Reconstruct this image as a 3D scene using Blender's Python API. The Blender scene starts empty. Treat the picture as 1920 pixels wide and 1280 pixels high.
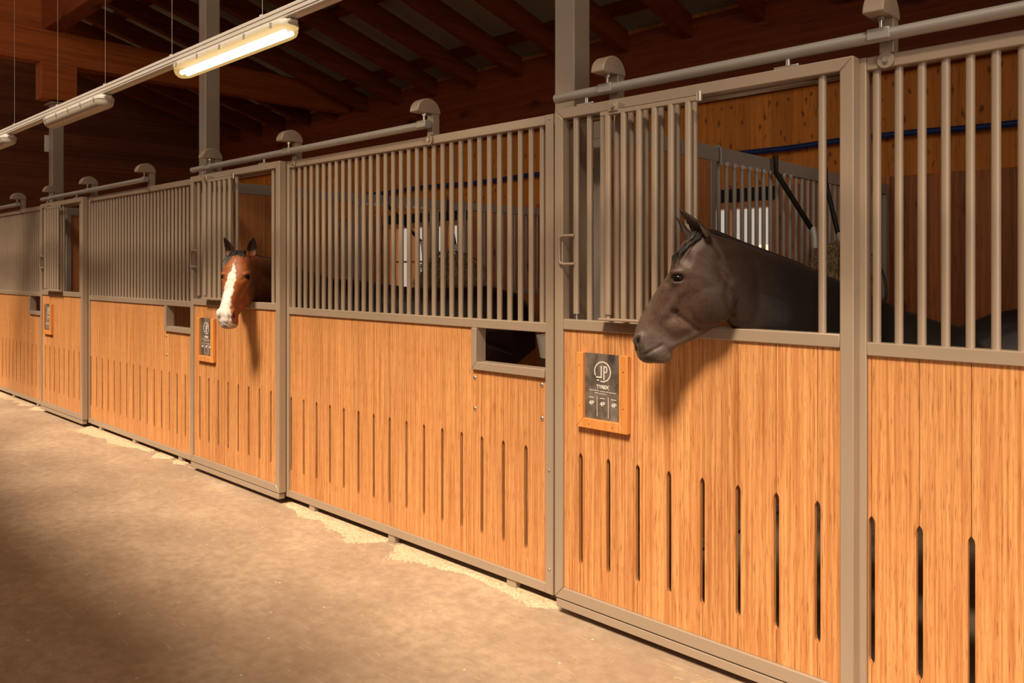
import bpy, bmesh, math, random
import numpy as np
from mathutils import Vector, Matrix
random.seed(7); rng = np.random.default_rng(7)
PI = math.pi
scene = bpy.context.scene

# ------------------------------------------------------------------ camera, sky, sun, exposure
cd = bpy.data.cameras.new('camera'); cam = bpy.data.objects.new('camera', cd)
scene.collection.objects.link(cam); scene.camera = cam
cam.location = (0, -2.6457, 1.4976)
cam.rotation_euler = (PI/2, 0, math.radians(43.743))
cd.sensor_width = 36; cd.lens = 36*1493/1920
cd.shift_y = -133/1920
cd.clip_start = .05; cd.clip_end = 200

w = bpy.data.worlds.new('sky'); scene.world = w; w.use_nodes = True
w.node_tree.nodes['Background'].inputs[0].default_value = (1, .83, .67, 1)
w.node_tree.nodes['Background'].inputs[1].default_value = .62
# low sky glow added beyond the aisle end to put highlights on the bars
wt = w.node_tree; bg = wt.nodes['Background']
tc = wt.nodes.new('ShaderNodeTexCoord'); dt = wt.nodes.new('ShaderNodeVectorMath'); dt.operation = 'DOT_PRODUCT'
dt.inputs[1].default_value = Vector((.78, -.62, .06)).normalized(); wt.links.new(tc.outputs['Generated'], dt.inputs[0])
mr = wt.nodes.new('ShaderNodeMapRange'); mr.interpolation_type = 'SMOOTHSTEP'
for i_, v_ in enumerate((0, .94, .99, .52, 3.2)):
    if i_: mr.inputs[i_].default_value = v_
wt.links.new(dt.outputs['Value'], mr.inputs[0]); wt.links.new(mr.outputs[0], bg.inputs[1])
sd = bpy.data.lights.new('sun', 'SUN'); sd.energy = 6.1; sd.angle = math.radians(14); sd.color = (1, .79, .57)
sun = bpy.data.objects.new('sun', sd); scene.collection.objects.link(sun)
sun.rotation_euler = Vector((-.32, 1, -1.36)).to_track_quat('-Z', 'Y').to_euler()
sun.location = (-3, -8, 9)
scene.view_settings.view_transform = 'Standard'; scene.view_settings.look = 'None'
scene.view_settings.gamma = 1; scene.view_settings.use_curve_mapping = False
scene.view_settings.exposure = 0.0

# ------------------------------------------------------------------ helpers
C = scene.collection
class MB:
    def __init__(s): s.v = []; s.f = []
    def add(s, v, f):
        n = len(s.v); s.v += [tuple(map(float, p)) for p in v]; s.f += [tuple(i+n for i in q) for q in f]; return s
    def box(s, x0, x1, y0, y1, z0, z1):
        v = [(x0,y0,z0),(x1,y0,z0),(x1,y1,z0),(x0,y1,z0),(x0,y0,z1),(x1,y0,z1),(x1,y1,z1),(x0,y1,z1)]
        return s.add(v, [(0,3,2,1),(4,5,6,7),(0,1,5,4),(1,2,6,5),(2,3,7,6),(3,0,4,7)])
    def prism(s, poly, axis, a0, a1):
        """poly: 2-D outline; axis 'x': poly=(y,z), 'y': poly=(x,z), 'z': poly=(x,y)"""
        def P(p, a): return {'x': (a,p[0],p[1]), 'y': (p[0],a,p[1]), 'z': (p[0],p[1],a)}[axis]
        n = len(poly); v = [P(p,a0) for p in poly]+[P(p,a1) for p in poly]
        f = [tuple(range(n))[::-1], tuple(range(n,2*n))]+[(i,(i+1)%n,(i+1)%n+n,i+n) for i in range(n)]
        return s.add(v, f)
    def tube(s, pts, r, n=10, taper=None):
        pts = [Vector(p) for p in pts]; rings = []
        for i, p in enumerate(pts):
            t = (pts[min(i+1,len(pts)-1)]-pts[max(i-1,0)]).normalized()
            a = t.orthogonal() if abs(t.z) < .9 else Vector((1,0,0))
            if i and ref is not None: a = ref
            a = (a-t*a.dot(t)).normalized(); ref = a; b = t.cross(a)
            rr = r if taper is None else r*taper[i]
            rings.append([p+a*(rr*math.cos(2*PI*k/n))+b*(rr*math.sin(2*PI*k/n)) for k in range(n)])
        v = [q for R in rings for q in R]; f = []
        for i in range(len(pts)-1):
            for k in range(n):
                f.append((i*n+k, i*n+(k+1)%n, (i+1)*n+(k+1)%n, (i+1)*n+k))
        f += [tuple(range(n))[::-1], tuple(range((len(pts)-1)*n, len(pts)*n))]
        return s.add(v, f)
    def loft(s, rings):
        n = len(rings[0]); v = [q for R in rings for q in R]; f = []
        for i in range(len(rings)-1):
            for k in range(n): f.append((i*n+k, i*n+(k+1)%n, (i+1)*n+(k+1)%n, (i+1)*n+k))
        f += [tuple(range(n))[::-1], tuple(range((len(rings)-1)*n, len(rings)*n))]
        return s.add(v, f)
    def ball(s, c, r, seg=20, rings=12, M=None):
        rr = r if hasattr(r, '__len__') else (r,r,r); v = []; f = []
        M = M or Matrix.Identity(3); c = Vector(c)
        for i in range(rings+1):
            th = PI*i/rings
            for k in range(seg):
                ph = 2*PI*k/seg
                v.append(c+M @ Vector((rr[0]*math.sin(th)*math.cos(ph), rr[1]*math.sin(th)*math.sin(ph), rr[2]*math.cos(th))))
        for i in range(rings):
            for k in range(seg): f.append((i*seg+k, (i+1)*seg+k, (i+1)*seg+(k+1)%seg, i*seg+(k+1)%seg))
        return s.add(v, f)
    def build(s, name, m, parent=None, bevel=0, smooth=None, loc=None):
        me = bpy.data.meshes.new(name); me.from_pydata(s.v, [], s.f); me.update()
        bm = bmesh.new(); bm.from_mesh(me); bmesh.ops.recalc_face_normals(bm, faces=bm.faces); bm.to_mesh(me); bm.free()
        if m: me.materials.append(m)
        o = bpy.data.objects.new(name, me); C.objects.link(o)
        if parent: o.parent = parent
        if loc: o.location = loc
        if bevel:
            b = o.modifiers.new('bevel', 'BEVEL'); b.width = bevel; b.segments = 2; b.limit_method = 'ANGLE'; b.angle_limit = .6
        if smooth is not None or bevel:
            me.shade_smooth(); me.set_sharp_from_angle(angle=math.radians(smooth or 35))
        return o
def tag(o, label=None, cat=None, group=None, kind=None):
    if label: o['label'] = label
    if cat: o['category'] = cat
    if group: o['group'] = group
    if kind: o['kind'] = kind
    return o
def thing(name, loc, label, cat, group=None, rz=0):
    o = bpy.data.objects.new(name, None); o.empty_display_size = .1; C.objects.link(o)
    o.location = loc; o.rotation_euler = (0,0,rz)
    return tag(o, label, cat, group)
def dup(o, loc=None, parent=None, label=None):
    c = o.copy(); C.objects.link(c)
    if parent: c.parent = parent
    if loc is not None: c.location = loc
    if label: c['label'] = label
    for ch in list(o.children): dup(ch, None, c)
    return c
def struct(name, mb, m, **k): return tag(mb.build(name, m, **k), kind='structure')

# ------------------------------------------------------------------ materials
def mat(name, col, rough=.5, metal=0, spec=.5):
    m = bpy.data.materials.new(name); m.use_nodes = True; b = m.node_tree.nodes['Principled BSDF']
    b.inputs['Base Color'].default_value = (*col, 1); b.inputs['Roughness'].default_value = rough
    b.inputs['Metallic'].default_value = metal; b.inputs['Specular IOR Level'].default_value = spec
    return m
class NT:
    def __init__(s, m): s.t = m.node_tree; s.b = s.t.nodes['Principled BSDF']
    def n(s, typ, **k):
        x = s.t.nodes.new(typ)
        for a, v in k.items(): setattr(x, a, v)
        return x
    def l(s, a, b): s.t.links.new(a, b)
    def coords(s, scale, world=True, rnd=0):
        if world: src = s.n('ShaderNodeNewGeometry').outputs['Position']
        else: src = s.n('ShaderNodeTexCoord').outputs['Object']
        mp = s.n('ShaderNodeMapping'); mp.inputs['Scale'].default_value = scale
        s.l(src, mp.inputs['Vector']); return mp.outputs[0]
    def noise(s, vec, scale=1, detail=4, rough=.55):
        x = s.n('ShaderNodeTexNoise'); x.inputs['Scale'].default_value = scale
        x.inputs['Detail'].default_value = detail; x.inputs['Roughness'].default_value = rough
        s.l(vec, x.inputs['Vector']); return x.outputs['Fac']
    def ramp(s, fac, stops):
        x = s.n('ShaderNodeValToRGB'); e = x.color_ramp.elements
        while len(e) < len(stops): e.new(.5)
        for i, (p, c) in enumerate(stops):
            e[i].position = p; e[i].color = (*c, 1) if len(c) == 3 else c
        s.l(fac, x.inputs[0]); return x.outputs[0]
    def mix(s, fac, a, b, mode='MIX'):
        x = s.n('ShaderNodeMix', data_type='RGBA', blend_type=mode)
        for sock, val in ((x.inputs[0], fac), (x.inputs[6], a), (x.inputs[7], b)):
            if hasattr(val, 'links'): s.l(val, sock)
            else: sock.default_value = val if not isinstance(val, tuple) else (*val, 1)
        return x.outputs[2]
    def math(s, op, a, b=None):
        x = s.n('ShaderNodeMath', operation=op)
        for i, val in enumerate((a, b)):
            if val is None: continue
            if hasattr(val, 'links'): s.l(val, x.inputs[i])
            else: x.inputs[i].default_value = val
        return x.outputs[0]
    def bump(s, h, strength=.3, dist=.01):
        x = s.n('ShaderNodeBump'); x.inputs['Strength'].default_value = strength; x.inputs['Distance'].default_value = dist
        s.l(h, x.inputs['Height']); s.l(x.outputs[0], s.b.inputs['Normal'])
    def col(s, c): s.l(c, s.b.inputs['Base Color'])
BW = lambda v: (v, v, v)

def wood(name, dark, light, fleck, axis='z', sc=1., pitch=None, axis2='x', x0=0, knots=0, rough=.5, bump=.15, tone=.16, spec=.35):
    """grain runs along `axis`; boards of width `pitch` along axis2 differ in tone"""
    m = mat(name, light, rough, 0, spec); t = NT(m)
    k = {'x': (.8,50,50), 'y': (50,.8,50), 'z': (50,50,.8)}[axis]
    k2 = {'x': (6,170,170), 'y': (170,6,170), 'z': (170,170,6)}[axis]
    a = t.noise(t.coords(tuple(q*sc for q in k)), 1, 3)
    b = t.noise(t.coords(tuple(q*sc for q in k2)), 1, 2)
    c = t.ramp(a, [(.32, dark), (.68, light)])
    f = t.ramp(b, [(.57, BW(0)), (.68, BW(1))])
    c = t.mix(t.math('MULTIPLY', f, .7), c, fleck)
    if pitch:
        sep = t.n('ShaderNodeSeparateXYZ'); t.l(t.n('ShaderNodeNewGeometry').outputs['Position'], sep.inputs[0])
        i = t.math('FLOOR', t.math('DIVIDE', t.math('SUBTRACT', sep.outputs[axis2.upper()], x0), pitch))
        wn = t.n('ShaderNodeTexWhiteNoise', noise_dimensions='1D'); t.l(i, wn.inputs['W'])
        v = t.n('ShaderNodeMapRange'); t.l(wn.outputs['Value'], v.inputs[0])
        v.inputs[3].default_value = 1-tone; v.inputs[4].default_value = 1+tone
        cmb = t.n('ShaderNodeCombineColor')
        for q in range(3): t.l(v.outputs[0], cmb.inputs[q])
        c = t.mix(1., c, cmb.outputs[0], 'MULTIPLY')
    if knots:
        kk = {'x': (2.2,6,6), 'z': (6,6,2.6), 'y': (6,2.2,6)}[axis]
        vor = t.n('ShaderNodeTexVoronoi'); vor.inputs['Scale'].default_value = knots
        jig = t.n('ShaderNodeVectorMath', operation='ADD')
        nz = t.n('ShaderNodeTexNoise'); nz.inputs['Scale'].default_value = 9
        t.l(t.coords((1,1,1)), nz.inputs['Vector'])
        sc_ = t.n('ShaderNodeVectorMath', operation='SCALE'); sc_.inputs['Scale'].default_value = .35
        t.l(nz.outputs['Color'], sc_.inputs[0]); t.l(t.coords(kk), jig.inputs[0]); t.l(sc_.outputs[0], jig.inputs[1])
        t.l(jig.outputs[0], vor.inputs['Vector'])
        g = t.ramp(vor.outputs['Distance'], [(.10, BW(1)), (.24, BW(0))])
        c = t.mix(t.math('MULTIPLY', g, .8), c, tuple(q*.35 for q in fleck))
    t.col(c); t.bump(b, bump, .002); return m

M = {}
def steel_mat(name, col, rough=.42):
    m = mat(name, col, rough, 0, .5); t = NT(m)
    a = t.noise(t.coords((3,3,3)), 1, 4)
    m.node_tree.nodes['Principled BSDF'].inputs['Specular IOR Level'].default_value = .8
    t.col(t.mix(a, tuple(c*.93 for c in col), tuple(c*1.06 for c in col)))
    t.bump(t.noise(t.coords((420,420,420)), 1, 1), .06, .001); return m
M['steel'] = steel_mat('taupe_painted_steel', (.365,.285,.213), .30)
M['steel_dim'] = steel_mat('grey_painted_steel', (.40,.36,.31), .42)
M['galv'] = mat('galvanised_tube', (.38,.36,.33), .45, .25)
M['buckle'] = mat('bright_buckle', (.85,.84,.82), .35, .2)
M['zinc'] = mat('zinc_bolt', (.62,.58,.52), .3, .9)
M['front'] = wood('bamboo_board', (.46,.178,.056), (.76,.392,.156), (.24,.066,.017), 'z', 2.1, .1466, 'x', -2.138, tone=.07, rough=.45)
M['sign_wood'] = wood('larch_frame', (.62,.24,.06), (.76,.34,.10), (.40,.12,.03), 'z', .8, rough=.5)
M['rafter'] = wood('red_stained_rafter', (.15,.026,.004), (.23,.045,.007), (.08,.012,.002), 'y', .5, rough=.6)
M['beam'] = wood('red_stained_beam', (.17,.028,.004), (.26,.048,.007), (.09,.012,.002), 'x', .5, knots=.7, rough=.6)
M['beam_y'] = wood('glulam_beam', (.28,.060,.007), (.40,.095,.011), (.15,.03,.004), 'y', .5, rough=.6)
M['wall'] = wood('knotty_spruce', (.74,.24,.030), (.90,.33,.050), (.44,.11,.015), 'z', .6, .19, 'x', .03, knots=2.3, tone=.1, rough=.55)
M['clad'] = wood('dark_larch_planks', (.46,.16,.055), (.70,.27,.10), (.22,.065,.022), 'z', .7, .15, 'x', .05, knots=1.1, tone=.32, rough=.6)
M['clad_y'] = wood('partition_planks', (.52,.21,.075), (.72,.32,.125), (.34,.11,.045), 'z', .8, .15, 'y', .05, tone=.15, rough=.55)
M['end'] = wood('end_wall_boards', (.13,.035,.012), (.20,.06,.02), (.08,.02,.008), 'y', .6, .18, 'z', 0, tone=.2, rough=.7)
M['roof'] = mat('fibre_roof_sheet', (.46,.44,.33), .8)
M['dark'] = mat('dark_void', (.012,.010,.009), .8)
M['black'] = mat('black_strap', (.012,.011,.010), .55)
M['hose'] = mat('blue_pipe', (.010,.035,.16), .35)
M['plastic'] = mat('white_plastic', (.62,.58,.52), .4)
M['lampwhite'] = mat('lamp_housing', (.60,.56,.50), .45)
M['diffuser'] = mat('frosted_diffuser', (.48,.43,.35), .35)
M['slate'] = mat('chalkboard', (.030,.026,.024), .55); t = NT(M['slate'])
t.col(t.ramp(t.noise(t.coords((14,14,9)), 1, 4), [(.35,(.05,.040,.034)), (.7,(.26,.215,.18))]))
M['chalk'] = mat('chalk', (.80,.74,.68), .8)
def floor_mat():
    m = mat('worn_concrete', (.4,.3,.2), .78, 0, .3); t = NT(m)
    a = t.noise(t.coords((.9,1.3,1)), 1, 6, .6); b = t.noise(t.coords((16,16,16)), 1, 5, .65)
    c = t.ramp(a, [(.34,(.35,.255,.178)), (.50,(.45,.340,.245)), (.68,(.60,.465,.34))])
    c = t.mix(t.ramp(b, [(.36, BW(.45)), (.62, BW(0))]), c, (.27,.185,.125))
    d = t.noise(t.coords((7,55,1)), 1, 3)
    c = t.mix(t.math('MULTIPLY', t.ramp(d, [(.60,BW(0)), (.72,BW(1))]), .4), c, (.62,.48,.33))
    v = t.n('ShaderNodeTexVoronoi'); v.inputs['Scale'].default_value = 9; t.l(t.coords((1,1,1)), v.inputs['Vector'])
    sp = t.ramp(v.outputs['Distance'], [(.035, BW(1)), (.06, BW(0))])
    c = t.mix(t.math('MULTIPLY', sp, .7), c, (.85,.76,.64))
    t.col(c); t.bump(t.noise(t.coords((60,60,60)), 1, 4), .25, .004); return m
M['floor'] = floor_mat()
M['sawdust'] = mat('pale_sawdust', (.85,.64,.36), .9); t = NT(M['sawdust'])
t.col(t.ramp(t.noise(t.coords((90,90,90)), 1, 3), [(.3,(.44,.33,.20)), (.66,(.76,.61,.42))])); t.bump(t.noise(t.coords((160,160,160)),1,2), .8, .004)
M['straw'] = mat('straw', (.80,.60,.30), .7)
M['hay'] = mat('hay', (.30,.22,.10), .8); t = NT(M['hay'])
t.col(t.ramp(t.noise(t.coords((35,35,35)), 1, 2), [(.35,(.26,.19,.08)), (.7,(.72,.56,.32))]))
M['glass'] = mat('window_glass', (1,1,1), .02); b = M['glass'].node_tree.nodes['Principled BSDF']
b.inputs['Transmission Weight'].default_value = 1; b.inputs['IOR'].default_value = 1.02
M['yard'] = mat('pale_backdrop', (.8,.74,.66), .9)
M['post_out'] = mat('yard_timber', (.55,.28,.12), .7)
def emis(name, col, s, mixfac=None):
    m = bpy.data.materials.new(name); m.use_nodes = True; nt = m.node_tree; nt.nodes.clear()
    o = nt.nodes.new('ShaderNodeOutputMaterial'); e = nt.nodes.new('ShaderNodeEmission')
    e.inputs[0].default_value = (*col,1); e.inputs[1].default_value = s
    if mixfac is None: nt.links.new(e.outputs[0], o.inputs[0])
    else:
        mx = nt.nodes.new('ShaderNodeMixShader'); tr = nt.nodes.new('ShaderNodeBsdfTransparent'); mx.inputs[0].default_value = mixfac
        nt.links.new(tr.outputs[0], mx.inputs[1]); nt.links.new(e.outputs[0], mx.inputs[2]); nt.links.new(mx.outputs[0], o.inputs[0])
    return m
M['lit'] = emis('lit_diffuser', (1,.62,.20), .75, .55)
M['tube'] = emis('fluorescent_tube', (1,.86,.62), 9)
def coat(name, rough=.42, sheen=.0):
    m = mat(name, (.1,.05,.03), rough, 0, .32); t = NT(m)
    at = t.n('ShaderNodeVertexColor', layer_name='coat')
    nz = t.noise(t.coords((22,22,30)), 1, 5, .65); fz = t.noise(t.coords((330,330,110)), 1, 2)
    c = t.mix(t.ramp(nz, [(.35,BW(0)), (.75,BW(.75))]), at.outputs['Color'], (.42,.36,.34), 'MULTIPLY')
    c = t.mix(t.ramp(fz, [(.45,BW(0)), (.70,BW(.6))]), c, (.45,.40,.38), 'MULTIPLY'); t.col(c)
    t.b.inputs['Sheen Weight'].default_value = .05; t.b.inputs['Sheen Roughness'].default_value = .45
    t.bump(t.noise(t.coords((380,380,150)), 1, 2), .28, .002); return m
M['coat'] = coat('horse_coat', .50)
M['eye'] = mat('horse_eye', (.006,.004,.003), .22, 0, .22)
M['hair'] = mat('black_hair', (.014,.010,.009), .42)
M['greyhair'] = mat('dark_grey_hair', (.040,.035,.032), .45)

# ------------------------------------------------------------------ setting
XL, XR, YB = -13.4, 1.9, 4.0
struct('floor', MB().box(XL, XR+3, -3.3, YB+.1, -.12, 0), M['floor'])
struct('wall_front', MB().box(XL, 1.6, -3.3, -3.2, 0, 3.08), M['end'])
# back wall around its windows
WIN = [(-4.95, -3.14), (-8.68, -7.05)]; WZ0, WZ1 = 1.15, 2.12
mb = MB(); xs = [XL]+[q for a in sorted(WIN) for q in a]+[XR]
for i in range(0, len(xs), 2): mb.box(xs[i], xs[i+1], YB, YB+.12, WZ0, WZ1)
mb.box(XL, XR, YB, YB+.12, 0, WZ0); mb.box(XL, XR, YB, YB+.12, WZ1, 4.25)
struct('wall_back', mb, M['wall'])
mb = MB()
for i in range(0, len(xs), 2): mb.box(xs[i], xs[i+1], YB-.035, YB-.002, WZ0, 2.24)
mb.box(XL, XR, YB-.035, YB-.002, .0, WZ0)
for a, b in WIN: mb.box(a, b, YB-.035, YB-.002, 2.235, 2.24)
tag(mb.build('plank_wainscot', M['clad'], bevel=.003), kind='structure')
struct('wall_left', MB().box(XL-.1, XL, -3.3, YB+.1, 0, 6), M['end'])
struct('wall_right', MB().box(XR, XR+.1, .1, YB+.1, 0, 5), M['clad'])
ROOF = lambda y: 3.62+.287*(YB-y)
y0, y1 = -2.95, 4.2; o = .30
struct('ceiling', MB().prism([(y0,ROOF(y0)+o),(y1,ROOF(y1)+o),(y1,ROOF(y1)+o+.1),(y0,ROOF(y0)+o+.1)], 'x', XL, XR+3), M['roof'])
# windows
for n, (a, b) in enumerate(WIN):
    f = MB(); t_ = .06
    f.box(a, a+t_, YB-.03, YB+.13, WZ0, WZ1).box(b-t_, b, YB-.03, YB+.13, WZ0, WZ1)
    f.box(a+t_, b-t_, YB-.03, YB+.13, WZ0, WZ0+t_).box(a+t_, b-t_, YB-.03, YB+.13, WZ1-t_, WZ1)
    root = tag(f.build('window_%d' % (n+1), M['sign_wood'], bevel=.004), kind='structure')
    k = 4; ww = (b-a-2*t_)/k
    g = MB()
    for i in range(1, k): g.box(a+t_+i*ww-.028, a+t_+i*ww+.028, YB-.01, YB+.10, WZ0+t_, WZ1-t_)
    g.box(a+t_, b-t_, YB+.02, YB+.05, 1.60, 1.625)
    g.build('mullion', M['sign_wood'], root, bevel=.003)
    MB().box(a+t_, b-t_, YB+.03, YB+.036, WZ0+t_, WZ1-t_).build('pane', M['glass'], root)
    MB().box(a, b, YB-.05, YB-.004, WZ1, 2.235).build('lintel', M['dark'], root)
# yard posts, and a pale wall added so the windows look bright
yw = tag(MB().box(-13, 1, 9.0, 9.3, 0, 1.9).build('backdrop_wall', M['yard']), 'pale wall added across the yard to make the stable windows bright', 'wall')
for q, (x, l) in enumerate(((-13.6, 'timber post standing outside the farther stable window'), (-6.6, 'timber post standing outside the nearer stable window'))):
    tag(MB().box(x-.15, x+.15, 6.6, 6.9, 0, 4).build('yard_post', M['post_out']), l, 'post', 'timber posts in the yard')

# rafters, battens, beams
NTH = ['first','second','third','fourth','fifth','sixth','seventh','eighth','ninth','tenth','eleventh','twelfth','thirteenth','fourteenth','fifteenth','sixteenth']
rp = None
for k in range(-2, 15):
    x = -2.464-.72*k
    if rp is None:
        ya, yb = -2.93, 3.858
        rp = MB().prism([(ya,ROOF(ya)),(yb,ROOF(yb)),(yb,ROOF(yb)+.215),(ya,ROOF(ya)+.215)], 'x', -.105, 0).build('rafter', M['rafter'], bevel=.006)
        r = rp
    else: r = rp.copy(); C.objects.link(r)
    r.location = (x, 0, 0)
    kk = k
    lab = ('dark red roof rafter, %s one to the left of the near steel column' % NTH[kk]) if kk >= 0 else \
          ('dark red roof rafter, %s one to the right of the near steel column' % NTH[-kk-1])
    tag(r, lab, 'rafter', 'roof rafters above the stalls')
bt = None
for i, y in enumerate((3.55, 2.35, 1.15, -.05, -1.25, -2.45)):
    z = ROOF(y)+.215
    if bt is None: bt = MB().box(XL, XR+2, -.055, .055, 0, .085).build('roof_batten', M['rafter']); q = bt
    else: q = bt.copy(); C.objects.link(q)
    q.location = (0, y, z-.005); q.rotation_euler = (-math.atan(.287), 0, 0)
    tag(q, 'dark red roof batten lying across the rafters, %s one out from the back wall' % NTH[i], 'batten', 'battens across the rafters')
tag(MB().box(XL, XR, 3.86, 3.999, 3.06, 3.84).build('eaves_beam', M['beam'], bevel=.006), 'dark red horizontal eaves beam on the back wall carrying the rafter ends', 'beam')
tag(MB().box(-9.48, XR, .02, .19, 4.05, 4.70).build('purlin_beam', M['beam'], bevel=.008), 'deep timber beam running above the steel columns, upper left of the photo', 'beam')
tag(MB().box(-9.56, -9.38, -3.1, 3.86, 3.70, 4.05).build('cross_beam', M['beam_y'], bevel=.008), 'reddish timber cross beam above the farthest steel column', 'beam')
struct('trim_1', MB().box(-9.56, -9.50, -3.1, .2, 4.05, 4.62), M['beam_y'])
tag(MB().box(-9.56, -9.36, -.02, .33, 3.315, 3.70).build('post_block', M['beam_y'], bevel=.006), 'short reddish timber block between the farthest column and the cross beam', 'block')

# blue pipe along the back wall
pts = [(-12+.5*i, 3.93, 2.555+.012*math.sin(i*1.7)) for i in range(28)]
tag(MB().tube(pts, .026, 10).build('water_pipe', M['hose'], smooth=50), 'blue water pipe fixed along the knotty back wall', 'pipe')

# ------------------------------------------------------------------ sliding doors
def cyl(x, y, z0, z1, r, n=14): return MB().tube([(x,y,z0),(x,y,z1)], r, n)
def planks(edges, z0, z1, y0, y1, slots, zs0, zs1, hw=.0092, gap=.0011, cut=None):
    """boards between `edges`; a slot is milled into the joint at every x in `slots`; cut=(x, z): boards right of x end at z"""
    mb = MB(); tip = .022; e = sorted(edges)
    for a, b in zip(e[:-1], e[1:]):
        top = z1
        if cut and (a+b)/2 > cut[0]: top = cut[1]
        l, r = a+gap, b-gap
        L = [(l,z0)]; Rr = [(r,z0)]
        if any(abs(a-s) < 1e-4 for s in slots): L += [(l,zs0),(l+hw*.8,zs0+tip*.5),(l+hw,zs0+tip),(l+hw,zs1-tip),(l+hw*.8,zs1-tip*.5),(l,zs1)]
        if any(abs(b-s) < 1e-4 for s in slots): Rr += [(r,zs0),(r-hw*.8,zs0+tip*.5),(r-hw,zs0+tip),(r-hw,zs1-tip),(r-hw*.8,zs1-tip*.5),(r,zs1)]
        L.append((l,top)); Rr.append((r,top))
        # build as stacked quads so the outline stays convex piecewise
        n = len(L) if len(L) >= len(Rr) else len(Rr)
        if len(L) == 2 and n > 2: L = [L[0]]+[(l, q[1]) for q in Rr[1:-1]]+[L[-1]]
        if len(Rr) == 2 and n > 2: Rr = [Rr[0]]+[(r, q[1]) for q in L[1:-1]]+[Rr[-1]]
        v = []; f = []
        for y in (y0, y1):
            for p, q in zip(L, Rr): v += [(p[0],y,p[1]), (q[0],y,q[1])]
        m = 2*n
        for i in range(n-1):
            f += [(2*i,2*i+1,2*i+3,2*i+2), (m+2*i,m+2*i+2,m+2*i+3,m+2*i+1),
                  (2*i,2*i+2,m+2*i+2,m+2*i), (2*i+1,m+2*i+1,m+2*i+3,2*i+3)]
        f += [(0,m,m+1,1), (2*n-2,2*n-1,m+2*n-1,m+2*n-2)]
        mb.add(v, f)
    return mb

MOD = 3.6
def make_door(loc, label):
    d = thing('stall_door', loc, label, 'door', 'sliding stall doors')
    W_ = 1.283; S = M['steel']; y0, y1 = -.025, .025
    MB().prism([(0,.072),(.045,.123),(.045,2.155),(0,2.20)], 'y', y0, y1).build('stile', S, d, bevel=.0035)
    MB().prism([(W_-.045,.123),(W_,.072),(W_,2.20),(W_-.045,2.155)], 'y', y0, y1).build('stile', S, d, bevel=.0035)
    MB().prism([(.0005,2.1995),(.0455,2.1555),(W_-.0455,2.1555),(W_-.0005,2.1995)], 'y', y0, y1).build('top_rail', S, d, bevel=.0035)
    MB().box(.0455, W_-.0455, y0+.0015, y1, 1.242, 1.287).build('middle_rail', S, d, bevel=.0035)
    MB().prism([(.0455,.1225),(.0005,.0725),(W_-.0005,.0725),(W_-.0455,.1225)], 'y', y0, y1).build('bottom_rail', S, d, bevel=.0035)
    MB().box(.008, W_-.008, y0+.001, y1-.004, .033, .0675).build('floor_guide', S, d, bevel=.003)
    sl = [.136+.1462*k for k in range(8)]
    planks([.045]+sl+[W_-.045], .1235, 1.2415, -.013, .007, sl, .237, .720).build('wood_panel', M['front'], d)
    for x in (.176,.247,.317,.388,.459,.531,.603,.678,1.171):
        cyl(x, 0, 1.287, 2.156, .0135).build('bar', S, d, smooth=60)
    rod = cyl(.106, -.004, 1.312, 2.156, .0138).build('locking_rod', S, d, smooth=60)
    cyl(.106, -.004, 1.287, 1.312, .008).build('pin', M['zinc'], rod, smooth=60)
    # hook handle on the rod
    h = MB().tube([(.106,-.020,1.648),(.055,-.034,1.648),(.042,-.036,1.645),(.036,-.036,1.635),(.036,-.036,1.54),(.042,-.036,1.529),(.055,-.034,1.526),(.106,-.020,1.526)], .0062, 10)
    h.build('handle', S, d, smooth=50)
    # grate folded in front of the fixed bars
    g = MB().box(.278, .738, -.066, -.044, 2.128, 2.146).box(.272, .738, -.072, -.036, 1.293, 1.303).build('grate', S, d, bevel=.003)
    for i, x in enumerate((.314,.391,.466,.538,.612,.687)):
        cyl(x, -.055, 1.302 if i else 1.318, 2.13, .0135).build('grate_bar', S, g, smooth=60)
    cyl(.314, -.055, 1.302, 1.318, .009).build('pin', S, g, smooth=60)
    MB().box(.325, .372, -.072, -.026, 2.140, 2.176).build('clip', S, g, bevel=.003)
    MB().tube([(.349,-.084,2.160),(.349,-.072,2.160)], .009, 10).build('bolt', M['zinc'], g, smooth=50)
    MB().tube([(.733,-.055,2.126),(.733,-.055,2.162)], .012, 10).build('end_cap', M['zinc'], g, smooth=50)
    for x in (.16, 1.05):
        b = MB().box(x-.045, x+.045, -.018, .018, 2.2, 2.209).build('hanger', M['zinc'], d, bevel=.002)
        MB().tube([(x,0,2.209),(x,0,2.243)], .009, 10).build('bolt', M['zinc'], b, smooth=50)
    return d
LAB_D = ['sliding stall door on the right that the dark brown horse looks over', 'sliding stall door in the middle that the blazed bay horse looks over',
         'empty sliding stall door at the far left of the row']
door = make_door((-2.274, .025, 0), LAB_D[0])

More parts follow.
